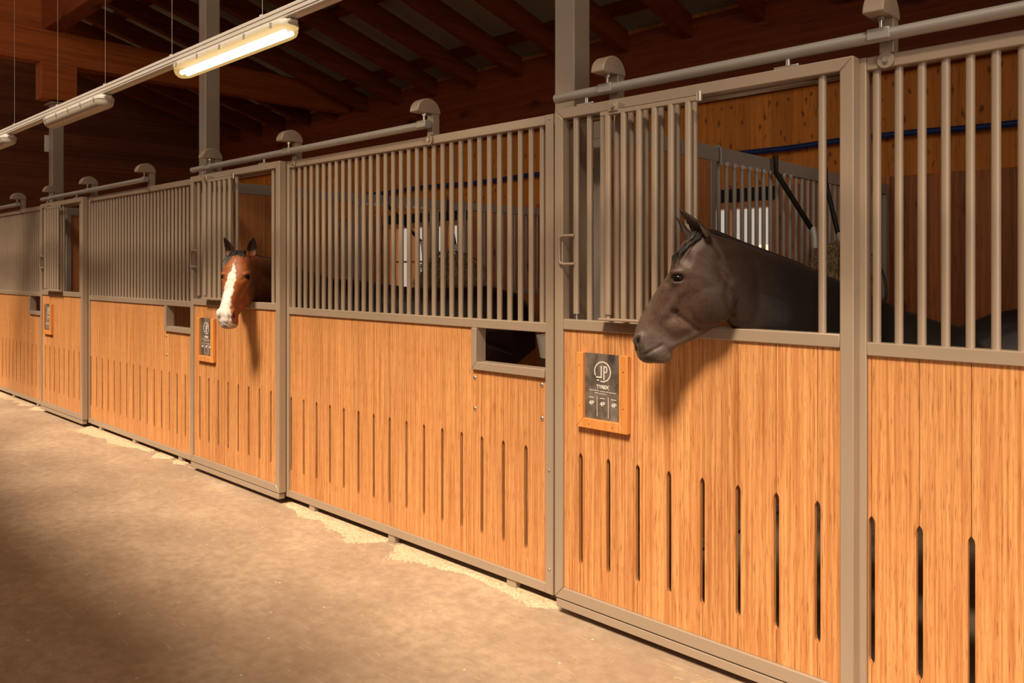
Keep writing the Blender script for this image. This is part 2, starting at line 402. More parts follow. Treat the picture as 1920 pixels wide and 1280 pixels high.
# ------------------------------------------------------------------ fixed stall front panels
def make_panel(loc, label):
    p = thing('stall_panel', loc, label, 'stall panel', 'barred stall front panels')
    W_ = 2.285; S = M['steel']; y0, y1 = 0, .05
    MB().box(0, .045, y0, y1, .043, 2.20).build('stile', S, p, bevel=.0035)
    MB().box(W_-.048, W_, y0, y1, .043, 2.20).build('stile', S, p, bevel=.0035)
    MB().box(.045, W_-.048, y0+.001, y1, 2.155, 2.199).build('top_rail', S, p, bevel=.0035)
    MB().box(.045, W_-.048, y0+.001, y1, 1.217, 1.261).build('middle_rail', S, p, bevel=.0035)
    MB().box(.045, W_-.048, y0+.001, y1, .043, .0875).build('bottom_rail', S, p, bevel=.0035)
    for x in (.3, 1.1, W_-.27): MB().box(x-.03, x+.03, .010, .045, 0, .043).build('foot', S, p, bevel=.003)
    sl = [.058+.1464*k for k in range(15)]
    planks([.0455, 1.757]+sl+[W_-.0485], .088, 1.2165, -.0+.012, .032, sl, .20, .69, cut=(1.757, 1.012)).build('wood_panel', M['front'], p)
    for k in range(32):
        cyl(.070+.0687*k, .025, 1.261, 2.156, .0135).build('bar', S, p, smooth=60)
    f = MB().prism([(1.757,1.0115),(1.792,1.0515),(1.792,1.2165),(1.757,1.2165)], 'y', -.006, .062)
    f.prism([(1.757,1.0115),(W_-.0485,1.0115),(W_-.0485,1.0515),(1.792,1.0515)], 'y', -.006, .062)
    f.build('feed_hatch_frame', S, p, bevel=.003)
    for x, z in ((1.765,.970),(1.767,.818),(2.208,.977),(2.209,.825)):
        MB().ball((x, .012, z), (.011,.007,.011), 12, 8).build('bolt', M['zinc'], p, smooth=60)
    for x, z in ((W_-.024,2.178),(W_-.024,.155),(W_-.024,.60)):
        MB().ball((x, 0, z), (.007,.005,.007), 12, 8).build('bolt', M['zinc'], p, smooth=60)
    return p
LAB_P = ['barred wooden stall front between the dark horse door and the right photo edge', 'barred wooden stall front with feed hatch between the two horses',
         'barred wooden stall front with feed hatch left of the blazed bay horse', 'farthest barred wooden stall front at the left photo edge']
panel = make_panel((-4.615, .055, 0), LAB_P[1])
for k, l in ((-1, LAB_P[0]), (1, LAB_P[2]), (2, LAB_P[3])): dup(panel, (-4.615-MOD*k, .055, 0), None, l)
for k in (1, 2): dup(door, (-2.274-MOD*k, .025, 0), None, LAB_D[k])

# header rails behind the doors
hr = tag(MB().box(0, 1.338, 0, .05, 2.150, 2.199).build('header_rail', M['steel'], bevel=.003), '', 'rail', 'header rails behind the doors')
for k, l in enumerate(('near', 'middle', 'far')):
    q = hr if k == 0 else hr.copy()
    if k: C.objects.link(q)
    q.location = (-2.327-MOD*k, .058, 0); q['label'] = 'taupe steel header rail behind the top of the %s sliding door' % l

# ------------------------------------------------------------------ track pipes and brackets
tp = MB().tube([(0,0,0),(2.70,0,0)], .0205, 18).build('track_pipe', M['galv'], smooth=50)
for k, l in enumerate(('above the dark horse door', 'above the bay horse door', 'above the empty far door', 'at the left photo edge')):
    q = tp if k == 0 else tp.copy()
    if k: C.objects.link(q)
    q.location = (-2.285-MOD*k, .022, 2.252); tag(q, 'galvanised door track pipe %s' % l, 'pipe', 'door track pipes')
def make_bracket():
    b = thing('track_bracket', (0,0,0), '', 'bracket', 'hooded track brackets')
    MB().box(-.045, 0, .055, .103, 2.201, 2.314).build('post', M['steel'], b, bevel=.003)
    arc = [(.030+.078*math.cos(a), 2.312+.074*math.sin(a)) for a in np.linspace(0, PI, 19)]
    MB().prism(arc, 'x', -.062, .004).build('hood', M['steel'], b, bevel=.004)
    MB().tube([(-.028,.022,2.262),(-.028,.022,2.314)], .0065, 10).build('bolt', M['zinc'], b, smooth=50)
    MB().tube([(-.028,.022,2.300),(-.028,.022,2.311)], .011, 6).build('nut', M['zinc'], b)
    MB().box(-.066, .006, -.002, .046, 2.236, 2.2735).build('clamp', M['galv'], b, bevel=.004)
    MB().tube([(-.022,.053,2.178),(-.022,.047,2.178)], .026, 20).build('base_plate', M['steel'], b, smooth=40)
    MB().tube([(-.022,.047,2.178),(-.022,.039,2.178)], .009, 10).build('screw', M['zinc'], b, smooth=40)
    return b
br = make_bracket(); i = 0
for k, dn in enumerate(('near', 'middle', 'far', 'farthest')):
    for x, l in ((-1.975, 'over the left end of the %s door track'), (-.885, 'right of the %s door, halfway along its track'), (.445, 'holding the right end of the %s door track')):
        if k == 0 and x > 0: continue
        if k == 3 and x < 0: continue
        q = br if i == 0 else dup(br); i += 1
        q.location = (x-MOD*k, 0, 0); q['label'] = 'taupe hooded bracket ' + l % dn
# ------------------------------------------------------------------ columns
for k, (l, top) in enumerate((('nearest', 4.05), ('middle', 4.05), ('farthest', 3.30))):
    q = thing('steel_column', (-2.3125-MOD*k, .168, 0), 'square taupe steel column, %s of the three' % l, 'column', 'steel columns')
    MB().box(-.0575, .0575, -.0575, .0575, .014, top-.0145).build('shaft', M['steel'], q, bevel=.006)
    MB().box(-.085, .085, -.058, .085, 0, .014).build('base_plate', M['steel'], q, bevel=.002)
    MB().box(-.12, .12, -.085, .11, top-.0145, top-.001).build('head_plate', M['steel'], q, bevel=.002)
tag(MB().box(-9.60, -9.572, .075, .13, 2.78, 2.96).build('junction_box', M['plastic'], bevel=.004), 'small white junction box on the farthest steel column', 'box')

# ------------------------------------------------------------------ stall partitions
def make_partition(loc, label):
    p = thing('stall_partition', loc, label, 'partition', 'partitions between the stalls')
    S = M['steel_dim']; h = .022
    MB().box(-h, h, 0, 3.72, 2.095, 2.175).build('top_rail', S, p, bevel=.003)
    MB().box(-h, h, 0, .05, .02, 2.095).build('post', S, p, bevel=.003)
    MB().box(-h, h, .98, 1.03, .02, 2.095).build('post', S, p, bevel=.003)
    MB().box(-h, h, 3.67, 3.72, .02, 2.095).build('post', S, p, bevel=.003)
    MB().box(-h, h, 1.03, 3.67, 1.25, 1.295).build('middle_rail', S, p, bevel=.003)
    MB().box(-h, h, .05, 3.67, .02, .065).build('bottom_rail', S, p, bevel=.003)
    pl = MB()
    for i in range(6): pl.box(-.016, .016, .0505+.155*i+.001, .0505+.155*i+.154, .066, 2.0945)
    for i in range(16): pl.box(-.016, .016, 1.0305+.1649*i+.001, 1.0305+.1649*i+.1639, .066, 1.2495)
    pl.build('wood_panel', M['clad_y'], p)
    for k in range(29):
        b = cyl(0, 1.095+.0895*k, 1.294, 2.096, .0125, 10).build('bar', S, p, smooth=60)
        if k < 10: MB().tube([(h,1.095+.0895*k+.045,2.088),(h+.010,1.095+.0895*k+.045,2.086)], .014, 8).build('screw_cap', M['buckle'], p, smooth=50)
    MB().tube([(.0,1.06,2.178),(.024,1.06,2.180),(.034,1.06,2.165),(.034,1.06,2.075)], .008, 8).build('hook', M['galv'], p, smooth=50)
    return p
part = make_partition((-2.22, .232, 0), 'stall partition of planks and bars behind the dark horse')
dup(part, (-5.82, .232, 0), None, 'stall partition of planks and bars behind the blazed bay horse')
dup(part, (-9.42, .232, 0), None, 'stall partition of planks and bars behind the empty far door')

# ------------------------------------------------------------------ hay nets hung on the partitions
def make_haynet(loc, label):
    r = thing('hay_net', loc, label, 'hay net', 'hay nets on the partitions')
    for s, (ya, za, yb, zb) in enumerate(((-.55, 2.095, -.22, 1.76), (.18, 2.095, .20, 1.74))):
        st = MB().tube([(.034,ya,za+.09),(.036,ya,za-.01),(.11,yb,zb)], .016, 8)
        b = st.build('strap', M['black'], r, smooth=60)
        MB().tube([(.118,yb,zb+.01),(.124,yb+.01,zb-.05),(.124,yb+.02,zb-.12)], .019, 10).build('buckle', M['buckle'], b, smooth=60)
    h = MB(); c = Vector((.19, .05, 1.36))
    R_ = np.random.default_rng(3)
    h.ball(c, (.12,.36,.28), 24, 14)
    for _ in range(2200):
        d = Vector(R_.normal(size=3)); d.normalize()
        p = c+Vector((d.x*.13, d.y*.39, d.z*.31)); tdir = Vector(R_.normal(size=3)).normalized()
        L = R_.uniform(.03,.09)
        h.tube([p-tdir*L*.5, p+d*.012, p+tdir*L*.5+d*.01], R_.uniform(.0012,.0024), 3)
    tag(h.build('hay', M['hay'], r), kind='stuff')
    net = MB()
    for k in range(9):
        a = PI*k/8
        net.tube([c+Vector((.142*math.sin(q)*1.0, .41*math.cos(a)*abs(math.sin(q))+0.0, .325*math.cos(q))) for q in np.linspace(.15, PI-.15, 14)], .003, 4)
    net.build('net', M['black'], r)
    return r
hn = make_haynet((-2.19, 2.44, 0), 'hay net hung by black straps behind the dark horse')
dup(hn, (-5.79, 2.30, 0), None, 'hay net hung by black straps before the far window, seen through bars')

# drinking bowl behind the feed hatch
q = thing('drinking_bowl', (-2.60, .42, 0), 'pale drinking bowl inside the stall, seen through the feed hatch', 'drinking bowl')
ring = [(.105,1.06),(.115,1.12),(.125,1.17),(.118,1.17),(.10,1.10),(.02,1.085)]
mb = MB(); n = 24; v = []; f = []
for i in range(n):
    a = 2*PI*i/n
    for (r_, z_) in [(.02,1.05)]+ring: v.append((r_*math.cos(a), r_*math.sin(a)*.9, z_))
m_ = len(ring)+1
for i in range(n):
    for j in range(m_-1): f.append((i*m_+j, ((i+1)%n)*m_+j, ((i+1)%n)*m_+j+1, i*m_+j+1))
mb.add(v, f).build('bowl', M['plastic'], q, smooth=50)
MB().box(.02, .362, -.05, .05, 1.06, 1.12).build('wall_bracket', M['black'], q, bevel=.004)

# ------------------------------------------------------------------ name boards on the doors
def text_mesh(body, size, loc, parent, name, m, depth=.0008, bold=0):
    cu = bpy.data.curves.new('t', 'FONT'); cu.body = body; cu.size = size; cu.align_x = 'CENTER'; cu.align_y = 'CENTER'
    cu.extrude = depth; cu.offset = bold
    to = bpy.data.objects.new('t', cu); C.objects.link(to)
    dg = bpy.context.evaluated_depsgraph_get(); me = bpy.data.meshes.new_from_object(to.evaluated_get(dg))
    bpy.data.objects.remove(to); me.materials.clear(); me.materials.append(m); me.name = name
    me.transform(Matrix.Translation(loc) @ Matrix.Rotation(PI/2, 4, 'X'))
    o = bpy.data.objects.new(name, me); C.objects.link(o); o.parent = parent; return o
def make_sign():
    s = thing('name_board', (0,0,0), '', 'name board', 'chalk name boards on the doors')
    SW = M['sign_wood']; y0, y1 = -.024, -.001
    MB().prism([(0,0),(.036,.040),(.036,.315),(0,.315)], 'y', y0, y1).build('frame_side', SW, s, bevel=.002)
    MB().prism([(.264,0),(.264,.315),(.222,.315),(.222,.040)], 'y', y0, y1).build('frame_side', SW, s, bevel=.002)
    MB().prism([(.0005,-.0002),(.2635,-.0002),(.2218,.0398),(.0362,.0398)], 'y', y0, y1).build('frame_bottom', SW, s, bevel=.002)
    card = MB().box(.0365, .2215, -.008, -.002, .0402, .314).build('card', M['slate'], s)
    K = M['chalk']; cx, cz = .128, .240; yy = -.0088
    # open ring monogram
    def arc(a0, a1, R, t):
        mb = MB(); p = []
        for a in np.linspace(a0, a1, 40): p.append((cx+R*math.cos(a), cz+R*math.sin(a)))
        for a in np.linspace(a1, a0, 40): p.append((cx+(R-t)*math.cos(a), cz+(R-t)*math.sin(a)))
        n = 40; v = [(x,yy,z) for x,z in p]+[(x,yy+.001,z) for x,z in p]; N = 80; f = []
        for i in range(n-1):
            f += [(i,i+1,N-2-i,N-1-i), (N+i+1,N+i,2*N-1-i,2*N-2-i)]
        for i in range(N): f.append((i,(i+1)%N,(i+1)%N+N,i+N))
        return mb.add(v, f)
    mono = arc(math.radians(-105), math.radians(205), .043, .0045)
    def bar(x0, x1, z0, z1): mono.box(cx+x0, cx+x1, yy, yy+.001, cz+z0, cz+z1)
    bar(-.009,-.004,-.026,.024); bar(-.034,-.009,-.026,-.021)               # J
    bar(.005,.010,-.034,.024); bar(.010,.022,.019,.024); bar(.019,.024,.001,.019); bar(.010,.022,-.003,.001)   # P
    bar(-.030,-.018,-.038,-.034)
    mono.build('monogram', K, card)
    text_mesh('TYREX', .021, (.129, -.0086, .176), card, 'name_text', K, bold=.0006)
    ln = MB()
    for x0, x1, z in ((.06,.112,.160),(.115,.16,.158),(.163,.198,.157),(.088,.108,.150),(.11,.15,.148)):
        x = x0
        while x < x1:
            l_ = random.uniform(.004,.009); ln.box(x, min(x+l_,x1), yy, yy+.001, z-.0012, z+.0012); x += l_+.002
    ln.build('small_lines', K, card)
    for i, x in enumerate((.070,.128,.186)):
        MB().box(x-.014, x+.012, yy, yy+.001, .128, .1305).build('column_heading', K, card)
        text_mesh('4P', .026, (x, -.0086, .105), card, 'column_text', K, bold=.0003)
    rl = MB().box(.0985,.1005,yy,yy+.001,.052,.135).box(.1565,.1585,yy,yy+.001,.052,.135); rl.build('column_rule', M['chalk'], card)
    for x, z in ((.018,.26),(.018,.09),(.244,.25),(.244,.10),(.07,.018),(.19,.018)):
        MB().tube([(x,y0-.0004,z),(x,y0+.002,z)], .0025, 8).build('screw', M['black'], s)
    return s
sg = make_sign()
for k, l in enumerate(('under the dark horse head', 'on the door of the blazed bay horse', 'on the empty far door')):
    q = sg if k == 0 else dup(sg)
    q.location = (-2.142-MOD*k, .0105, .837); q['label'] = 'wood framed chalk name board ' + l

# ------------------------------------------------------------------ light rail and lamps
RY, RZ = -.80, 2.600
lr = thing('light_rail', (0, RY, RZ), 'long pale lamp trunking hung on wires along the aisle', 'light rail')
MB().box(-12.6, -.3, -.026, .026, 0, .052).build('channel', M['lampwhite'], lr, bevel=.003)
MB().box(-12.6, -.3, -.029, -.0262, .012, .018).box(-12.6, -.3, -.029, -.0262, .034, .04).box(-12.6,-.3,-.012,.012,-.0015,-.0001).build('lip', M['lampwhite'], lr)
for x in (-9.2,-8.2,-7.26,-6.21,-5.30,-4.32,-3.35,-2.3,-1.3):
    MB().tube([(x,0,.052),(x,0,ROOF(RY)-RZ+.03)], .0013, 6).build('wire', M['steel_dim'], lr)
    MB().box(x-.012, x+.012, -.01, .01, .052, .068).build('clip', M['lampwhite'], lr, bevel=.002)
def stadium(L, W_, n=14):
    p = []
    for a in np.linspace(-PI/2, PI/2, n): p.append((L/2-W_/2+W_/2*math.cos(a), W_/2*math.sin(a)))
    for a in np.linspace(PI/2, 3*PI/2, n): p.append((-L/2+W_/2+W_/2*math.cos(a), W_/2*math.sin(a)))
    return p
def make_lamp(lit):
    s = thing('ceiling_lamp', (0,0,0), '', 'lamp', 'lamps under the light rail')
    L = 1.13
    rings = []
    for z, sc in ((-.002,.60),(-.008,.80),(-.018,.97),(-.022,1.0),(-.032,1.0)):
        rings.append([(x if sc == 1 else x*(1-.03*(1-sc)), y*sc, z) for x, y in stadium(L, .112)])
    MB().loft(rings).build('housing', M['lampwhite'], s, smooth=40)
    rings = []
    for z, sc in ((-.0325,.985),(-.052,.97),(-.068,.86),(-.078,.62),(-.081,.35)):
        rings.append([(x*(1-.05*(1-sc)), y*sc, z) for x, y in stadium(L-.006, .110)])
    MB().loft(rings).build('diffuser', M['lit'] if lit else M['diffuser'], s, smooth=60)
    if lit:
        for y in (-.010, .022):
            MB().tube([(-.52,y,-.056),(.52,y,-.056)], .0125, 12).build('tube', M['tube'], s, smooth=60)
    for x in (-.48,-.24,0,.24,.48):
        for y in (-.058,.058): MB().box(x-.007, x+.007, y-.0025, y+.0025, -.042, -.018).build('clip', M['galv'], s, bevel=.001)
    MB().box(.55,.575,-.022,.022,-.024,-.008).build('cable_gland', M['lampwhite'], s, bevel=.003)
    return s
lit = make_lamp(True); lit.location = (-3.655, RY, RZ); lit['label'] = 'lit lamp glowing warm under the light rail'
off = make_lamp(False)
for i, (x, l) in enumerate(((-5.82, 'unlit lamp under the light rail, next beyond the glowing one'), (-7.93, 'unlit lamp cut by the left photo edge under the light rail'))):
    q = off if i == 0 else dup(off); q.location = (x, RY, RZ); q['label'] = l
pl = bpy.data.lights.new('lamp_glow', 'AREA'); pl.shape = 'RECTANGLE'; pl.size = 1.1; pl.size_y = .1; pl.energy = 6; pl.color = (1,.72,.38)
po = bpy.data.objects.new('lamp_glow', pl); C.objects.link(po); po.location = (-3.655, RY, RZ-.09)

# ------------------------------------------------------------------ sawdust and straw on the floor
def sawdust(name, x0, x1, amp, seed, label, w_=.25):
    R_ = np.random.default_rng(seed); nx, ny = int((x1-x0)/.012), 30
    ph = R_.uniform(0, 6.28, 12); fr = R_.uniform(2, 22, 12); am = R_.uniform(.2, 1, 12)/np.sqrt(fr)
    v = []; f = []
    for i in range(nx+1):
        x = x0+(x1-x0)*i/nx
        edge = w_*max(0,(.26+.42*sum(am*np.sin(fr*x+ph))/1.3))*min(1, (x-x0)/.12, (x1-x)/.12)
        for j in range(ny+1):
            y = .085-.34*j/ny
            d = (.048-y)
            z = amp*(1-d/max(edge,.01))*(.8+.35*math.sin(41*x+17*y+ph[0]))+R_.normal()*.0012
            if d < 0: z = amp*.6 if edge > .01 else -.006
            v.append((x, y, min(max(z, -.006), .026)))
    for i in range(nx):
        for j in range(ny): f.append((i*(ny+1)+j, (i+1)*(ny+1)+j, (i+1)*(ny+1)+j+1, i*(ny+1)+j+1))
    # bottom skirt keeps it a closed heap
    return tag(MB().add(v, f).build(name, M['sawdust'], smooth=60), label, 'sawdust', None, 'stuff')
sawdust('sawdust', -4.62, -2.28, .011, 5, 'pale sawdust drift under the stall front between the horses')
sawdust('sawdust', -8.22, -5.88, .012, 9, 'pale sawdust drift under the stall front left of the bay horse', .26)
sawdust('sawdust', -11.8, -9.48, .010, 12, 'thin sawdust drift under the farthest stall front', .22)
st = MB(); R_ = np.random.default_rng(11)
for _ in range(700):
    x = R_.uniform(-9.5, -.5); y = -abs(R_.normal())*.42-.02 if R_.random() < .75 else R_.uniform(-2.4, -.1)
    a = R_.uniform(0, PI); L = R_.uniform(.008, .04); r = R_.uniform(.0005, .001)
    dx, dy = math.cos(a)*L/2, math.sin(a)*L/2
    st.tube([(x-dx,y-dy,r),(x,y,r+.002),(x+dx,y+dy,r)], r, 4)
tag(st.build('straw', M['straw']), 'loose straw stalks scattered over the concrete aisle', 'straw', None, 'stuff')

# ------------------------------------------------------------------ horses
def sring(top, bot, hw, side, n=28, p=2.3, wt=1., wb=1.):
    """section ring between a top and a bottom point; wt / wb scale the width of the upper / lower half"""
    top, bot = Vector(top), Vector(bot); c = (top+bot)/2; u = (top-bot)/2; R = []
    for k in range(n):
        a = 2*PI*k/n; s, q = math.sin(a), math.cos(a)
        S = math.copysign(abs(s)**(2/p), s); Q = math.copysign(abs(q)**(2/p), q)
        R.append(c+u*S+side*(hw*Q*(wt if s > 0 else wb)))
    return R
def remesh(mb, vox, it=7):
    o = mb.build('tmp', None); m = o.modifiers.new('r', 'REMESH'); m.mode = 'VOXEL'; m.voxel_size = vox
    sm = o.modifiers.new('s', 'SMOOTH'); sm.factor = .5; sm.iterations = it
    dg = bpy.context.evaluated_depsgraph_get(); me = bpy.data.meshes.new_from_object(o.evaluated_get(dg))
    bpy.data.objects.remove(o); return me
SEC = [((.038,1.637),(-.052,1.536),.058,1,1,2.3), ((.094,1.604),(-.056,1.473),.076,1,.92,2.6), ((.129,1.541),(-.073,1.415),.090,1.02,.90,3.1),
       ((.146,1.485),(-.085,1.361),.089,1.02,.88,3.2), ((.179,1.441),(-.056,1.315),.073,1,.92,2.9), ((.207,1.400),(0,1.279),.060,1,.86,2.6),
       ((.230,1.357),(.056,1.245),.052,1,.84,2.5), ((.252,1.320),(.108,1.221),.050,1,.88,2.4), ((.267,1.279),(.135,1.202),.055,1,.95,2.3),
       ((.274,1.240),(.135,1.175),.058,1,.95,2.3), ((.267,1.199),(.148,1.158),.052,1,.95,2.2), ((.244,1.168),(.183,1.155),.032,1,1,2)]
LEAF = (.70,.82,1.,.98,.78,.50,.24,.06); DART = (1.0,1.02,.95,.74,.50,.30,.15,.05)
def horse(name, label, H, up_sec, neck, legs, ears, colour, vox=.0052):
    """H: 4x4 from head frame (a forward, l left, z up) to world"""
    rot = H.to_3x3(); L3 = rot @ Vector((0,1,0))
    hp = lambda a, z, l=0: H @ Vector((a, l, z))
    mb = MB()
    mb.loft([sring(hp(*t), hp(*b), w_, L3, 28, pp, wt, wb) for t, b, w_, wt, wb, pp in SEC])
    for s in (-1, 1):
        mb.ball(hp(-.003, 1.392, s*.038), (.090,.048,.094), 22, 14, rot)          # cheek
        mb.ball(hp(.100, 1.490, s*.071), (.040,.019,.018), 16, 10, rot)           # brow over the eye
        mb.ball(hp(.104, 1.453, s*.069), (.034,.018,.014), 16, 10, rot)           # lower lid
        mb.ball(hp(.249, 1.240, s*.040), (.026,.024,.036), 16, 10, rot)           # nostril rim
        mb.ball(hp(.125, 1.300, s*.030), (.050,.026,.040), 16, 10, rot)
    mb.ball(hp(.162, 1.182, 0), (.030,.040,.028), 18, 12, rot)                    # chin
    mb.ball(hp(.215, 1.188, 0), (.046,.046,.034), 18, 12, rot)                    # upper lip
    for (b0, tip, op, w_, prof) in ears:
        B, T, O_ = hp(b0[0], b0[1], b0[2]), hp(tip[0], tip[1], tip[2]), (rot @ Vector(op)).normalized()
        ax = (T-B); O_ = (O_-ax.normalized()*O_.dot(ax.normalized())).normalized(); sd_ = ax.normalized().cross(O_)
        rr = []
        for q, ww in zip((-.12,.05,.25,.45,.65,.82,.94,1.0), prof):
            c = B+ax*q; wv = w_*ww; th = .011; dep = .55*wv; pts = []
            xs_ = np.linspace(-1, 1, 9)
            for x in xs_: pts.append(c+sd_*(wv*x)+O_*(-dep*(1-x*x)))
            for x in xs_[::-1][0:9]: pts.append(c+sd_*(wv*x*.97)+O_*(-dep*(1-x*x)+th*(1.2 if q > .2 else 2.4)))
            rr.append(pts)
        mb.loft(rr)
    rings = []
    secs = [(hp(*t), hp(*b), w_) for t, b, w_ in up_sec]+[(Vector(t), Vector(b), w_) for t, b, w_ in neck]
    cs = [(t+b)/2 for t, b, w_ in secs]
    for i, (t, b, w_) in enumerate(secs):
        tang = cs[min(i+1,len(cs)-1)]-cs[max(i-1,0)]; u = (t-b)
        sd_ = tang.cross(u); sd_.normalize(); rings.append(sring(t, b, w_, sd_, 32, 2.1, .92, 1.02))
    # keep rings oriented alike
    for i in range(1, len(rings)):
        if (Vector(rings[i][0])-Vector(rings[i][16])).dot(Vector(rings[i-1][0])-Vector(rings[i-1][16])) < 0:
            R = rings[i]; rings[i] = [R[(16-k) % 32] for k in range(32)]
    mb.loft(rings)
    for pts, rad in legs:
        mb.tube(pts, 1, 16, rad)
    me = remesh(mb, vox)
    # even out the thin ear rims
    bm = bmesh.new(); bm.from_mesh(me); Hinv = H.inverted()
    ev = [v for v in bm.verts if v.co.z > H.translation.z-5 and (lambda q: q.z > 1.648 and abs(q.x) < .2 and abs(q.y) < .16)(Hinv @ v.co)]
    for _ in range(9): bmesh.ops.smooth_vert(bm, verts=ev, factor=.5, use_axis_x=True, use_axis_y=True, use_axis_z=True)
    bm.to_mesh(me); bm.free(); me.update()
    # ---- carve the face
    n = len(me.vertices); co = np.empty(n*3); me.vertices.foreach_get('co', co); co = co.reshape(-1,3)
    no = np.empty(n*3); me.vertex_normals.foreach_get('vector', no); no = no.reshape(-1,3)
    Hi = np.array(H.inverted()); loc = co @ Hi[:3,:3].T+Hi[:3,3]
    a, l, z = loc[:,0], loc[:,1], loc[:,2]; s = np.sign(l)
    disp = np.zeros(n); side = np.abs(l) > .012; inhead = (a > -.13) & (z > 1.1) & (np.abs(l) < .13)
    def g(a0, z0, ra, rz, amt, mask=side, ang=0):
        ca, sa = math.cos(ang), math.sin(ang); da, dz = a-a0, z-z0
        u, v = da*ca+dz*sa, -da*sa+dz*ca
        disp[:] += np.where(mask & inhead, amt*np.exp(-(u/ra)**2-(v/rz)**2), 0)
    g(.078,1.535,.022,.026,-.006)                       # hollow above the eye
    g(.109,1.471,.022,.0115,-.010)                      # eye socket
    g(.150,1.452,.014,.010,-.005)                       # tear corner
    for q in np.linspace(0, 1, 6): g(.095+.055*q, 1.430-.085*q, .014, .014, .0042)          # facial crest
    for q in np.linspace(0, 1, 6): g(.112+.055*q, 1.440-.085*q, .012, .014, -.0028)
    g(.122,1.349,.011,.008,-.013)                       # hollow at the end of the crest
    for q in np.linspace(0, 1, 7): g(.118-.075*q, 1.336-.052*q, .011, .011, -.0065)         # front edge of the cheek
    g(.190,1.300,.022,.024,-.006)                       # hollow of the nose
    for q in np.linspace(0, 1, 5): g(.030+.085*q, 1.285-.042*q, .020, .016, -.006)          # jaw bars
    g(.255,1.236,.0105,.022,-.030, np.abs(l) > .022, .25)  # nostril
    g(.243,1.232,.008,.024,.004, np.abs(l) > .022, .25)
    for q in np.linspace(0, 1, 9): g(.232-.067*q, 1.190+.037*q, .0065, .0055, -.0052)       # line of the mouth
    for q in np.linspace(0, 1, 7): g(-.072+.015*math.sin(q*PI)-.012*q, 1.47-.14*q, .014, .018, -.004)   # throat groove behind the cheek
    co2 = co+no*disp[:,None]
    me.vertices.foreach_set('co', co2.ravel()); me.update()
    col = np.ones((n,4)); col[:,:3] = colour(co, a, l, z, no)
    at = me.color_attributes.new('coat', 'FLOAT_COLOR', 'POINT'); at.data.foreach_set('color', col.ravel())
    me.materials.clear(); me.materials.append(M['coat']); me.shade_smooth(); me.name = name
    o = bpy.data.objects.new(name, me); C.objects.link(o); tag(o, label, 'horse', 'horses')
    for sgn in (-1, 1):
        MB().ball(hp(.107,1.4712,sgn*.0715), (.0205,.0165,.0145), 20, 14, rot).build('eye', M['eye'], o, smooth=80)
    return o, hp, rot
def locks(paths, name, m, parent, r=.0045):
    mb = MB()
    for p in paths: mb.tube(p, r, 5, [.7+.3*math.sin(PI*min(1,i/(len(p)-1)*1.2+.1)) if i < len(p)-1 else .12 for i in range(len(p))])
    return mb.build(name, m, parent, smooth=80)
lerp = lambda p, q, t: tuple(np.array(p)*(1-t)+np.array(q)*t)
def sm(x, a, b): x = np.clip((x-a)/(b-a), 0, 1); return x*x*(3-2*x)

def frame(pivot, az, scale=1., pitch=0, roll=0):
    """head frame turned to azimuth az, with the poll (a=0, z=1.6) at pivot"""
    return (Matrix.Translation(Vector(pivot)) @ Matrix.Rotation(math.radians(az), 4, 'Z') @ Matrix.Rotation(math.radians(pitch), 4, 'Y')
            @ Matrix.Rotation(math.radians(roll), 4, 'X') @ Matrix.Scale(scale, 4) @ Matrix.Translation((0,0,-1.6)))

def leg_front(x, y, dx, dy, ztop):
    return ([(x,y,ztop),(x+dx*.02,y+dy*.02,.62),(x,y,.44),(x-dx*.005,y-dy*.005,.40),(x,y,.34),(x,y,.14),(x+dx*.01,y+dy*.01,.11),(x+dx*.04,y+dy*.04,.05),(x+dx*.05,y+dy*.05,.0)],
            [.105,.072,.048,.050,.036,.032,.040,.044,.058])
def leg_hind(x, y, dx, dy, ztop):
    """(dx, dy) points forward"""
    return ([(x,y,ztop),(x+dx*.10,y+dy*.10,.72),(x+dx*.02,y+dy*.02,.58),(x-dx*.12,y-dy*.12,.47),(x-dx*.10,y-dy*.10,.42),(x-dx*.09,y-dy*.09,.16),(x-dx*.07,y-dy*.07,.11),(x-dx*.04,y-dy*.04,.05),(x-dx*.03,y-dy*.03,0)],
            [.17,.135,.085,.056,.050,.036,.044,.046,.060])

# --- dark brown horse
HD = frame((-1.482,-.06,1.6), 209.82)
def col_dark(co, a, l, z, no):
    n = len(a); c = np.tile(np.array([.052,.027,.018]), (n,1))
    face = sm(a, -.02, .10)*sm(z, 1.1, 1.16)*(np.abs(l) < .14)
    c = c*(1-face[:,None])+np.array([.104,.061,.044])*face[:,None]
    mz = sm(-z, -1.30, -1.20)*face; c = c*(1-mz[:,None])+np.array([.125,.097,.082])*mz[:,None]
    bridge_highlight = face*np.exp(-(l/.035)**2)*sm(-z, -1.5, -1.4); c = c*(1-.5*bridge_highlight[:,None])+.5*np.array([.20,.155,.125])*bridge_highlight[:,None]  # greyish highlight along the nose, painted into the coat colour
    lip = np.exp(-((a-.215)/.05)**2-((z-1.175)/.02)**2); c = c*(1-.7*lip[:,None])+.7*np.array([.03,.024,.02])*lip[:,None]
    nos = np.exp(-((a-.255)/.012)**2-((z-1.236)/.024)**2)*(np.abs(l) > .02); c = c*(1-.95*nos[:,None])
    eye = np.exp(-((a-.110)/.034)**2-((z-1.472)/.019)**2)*(np.abs(l) > .05); c = c*(1-.9*eye[:,None])
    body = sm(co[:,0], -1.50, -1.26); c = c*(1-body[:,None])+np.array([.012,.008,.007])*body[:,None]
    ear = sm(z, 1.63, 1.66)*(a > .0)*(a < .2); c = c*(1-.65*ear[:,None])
    low = sm(-co[:,2], -.7, -.45); return c*(1-.7*low[:,None])
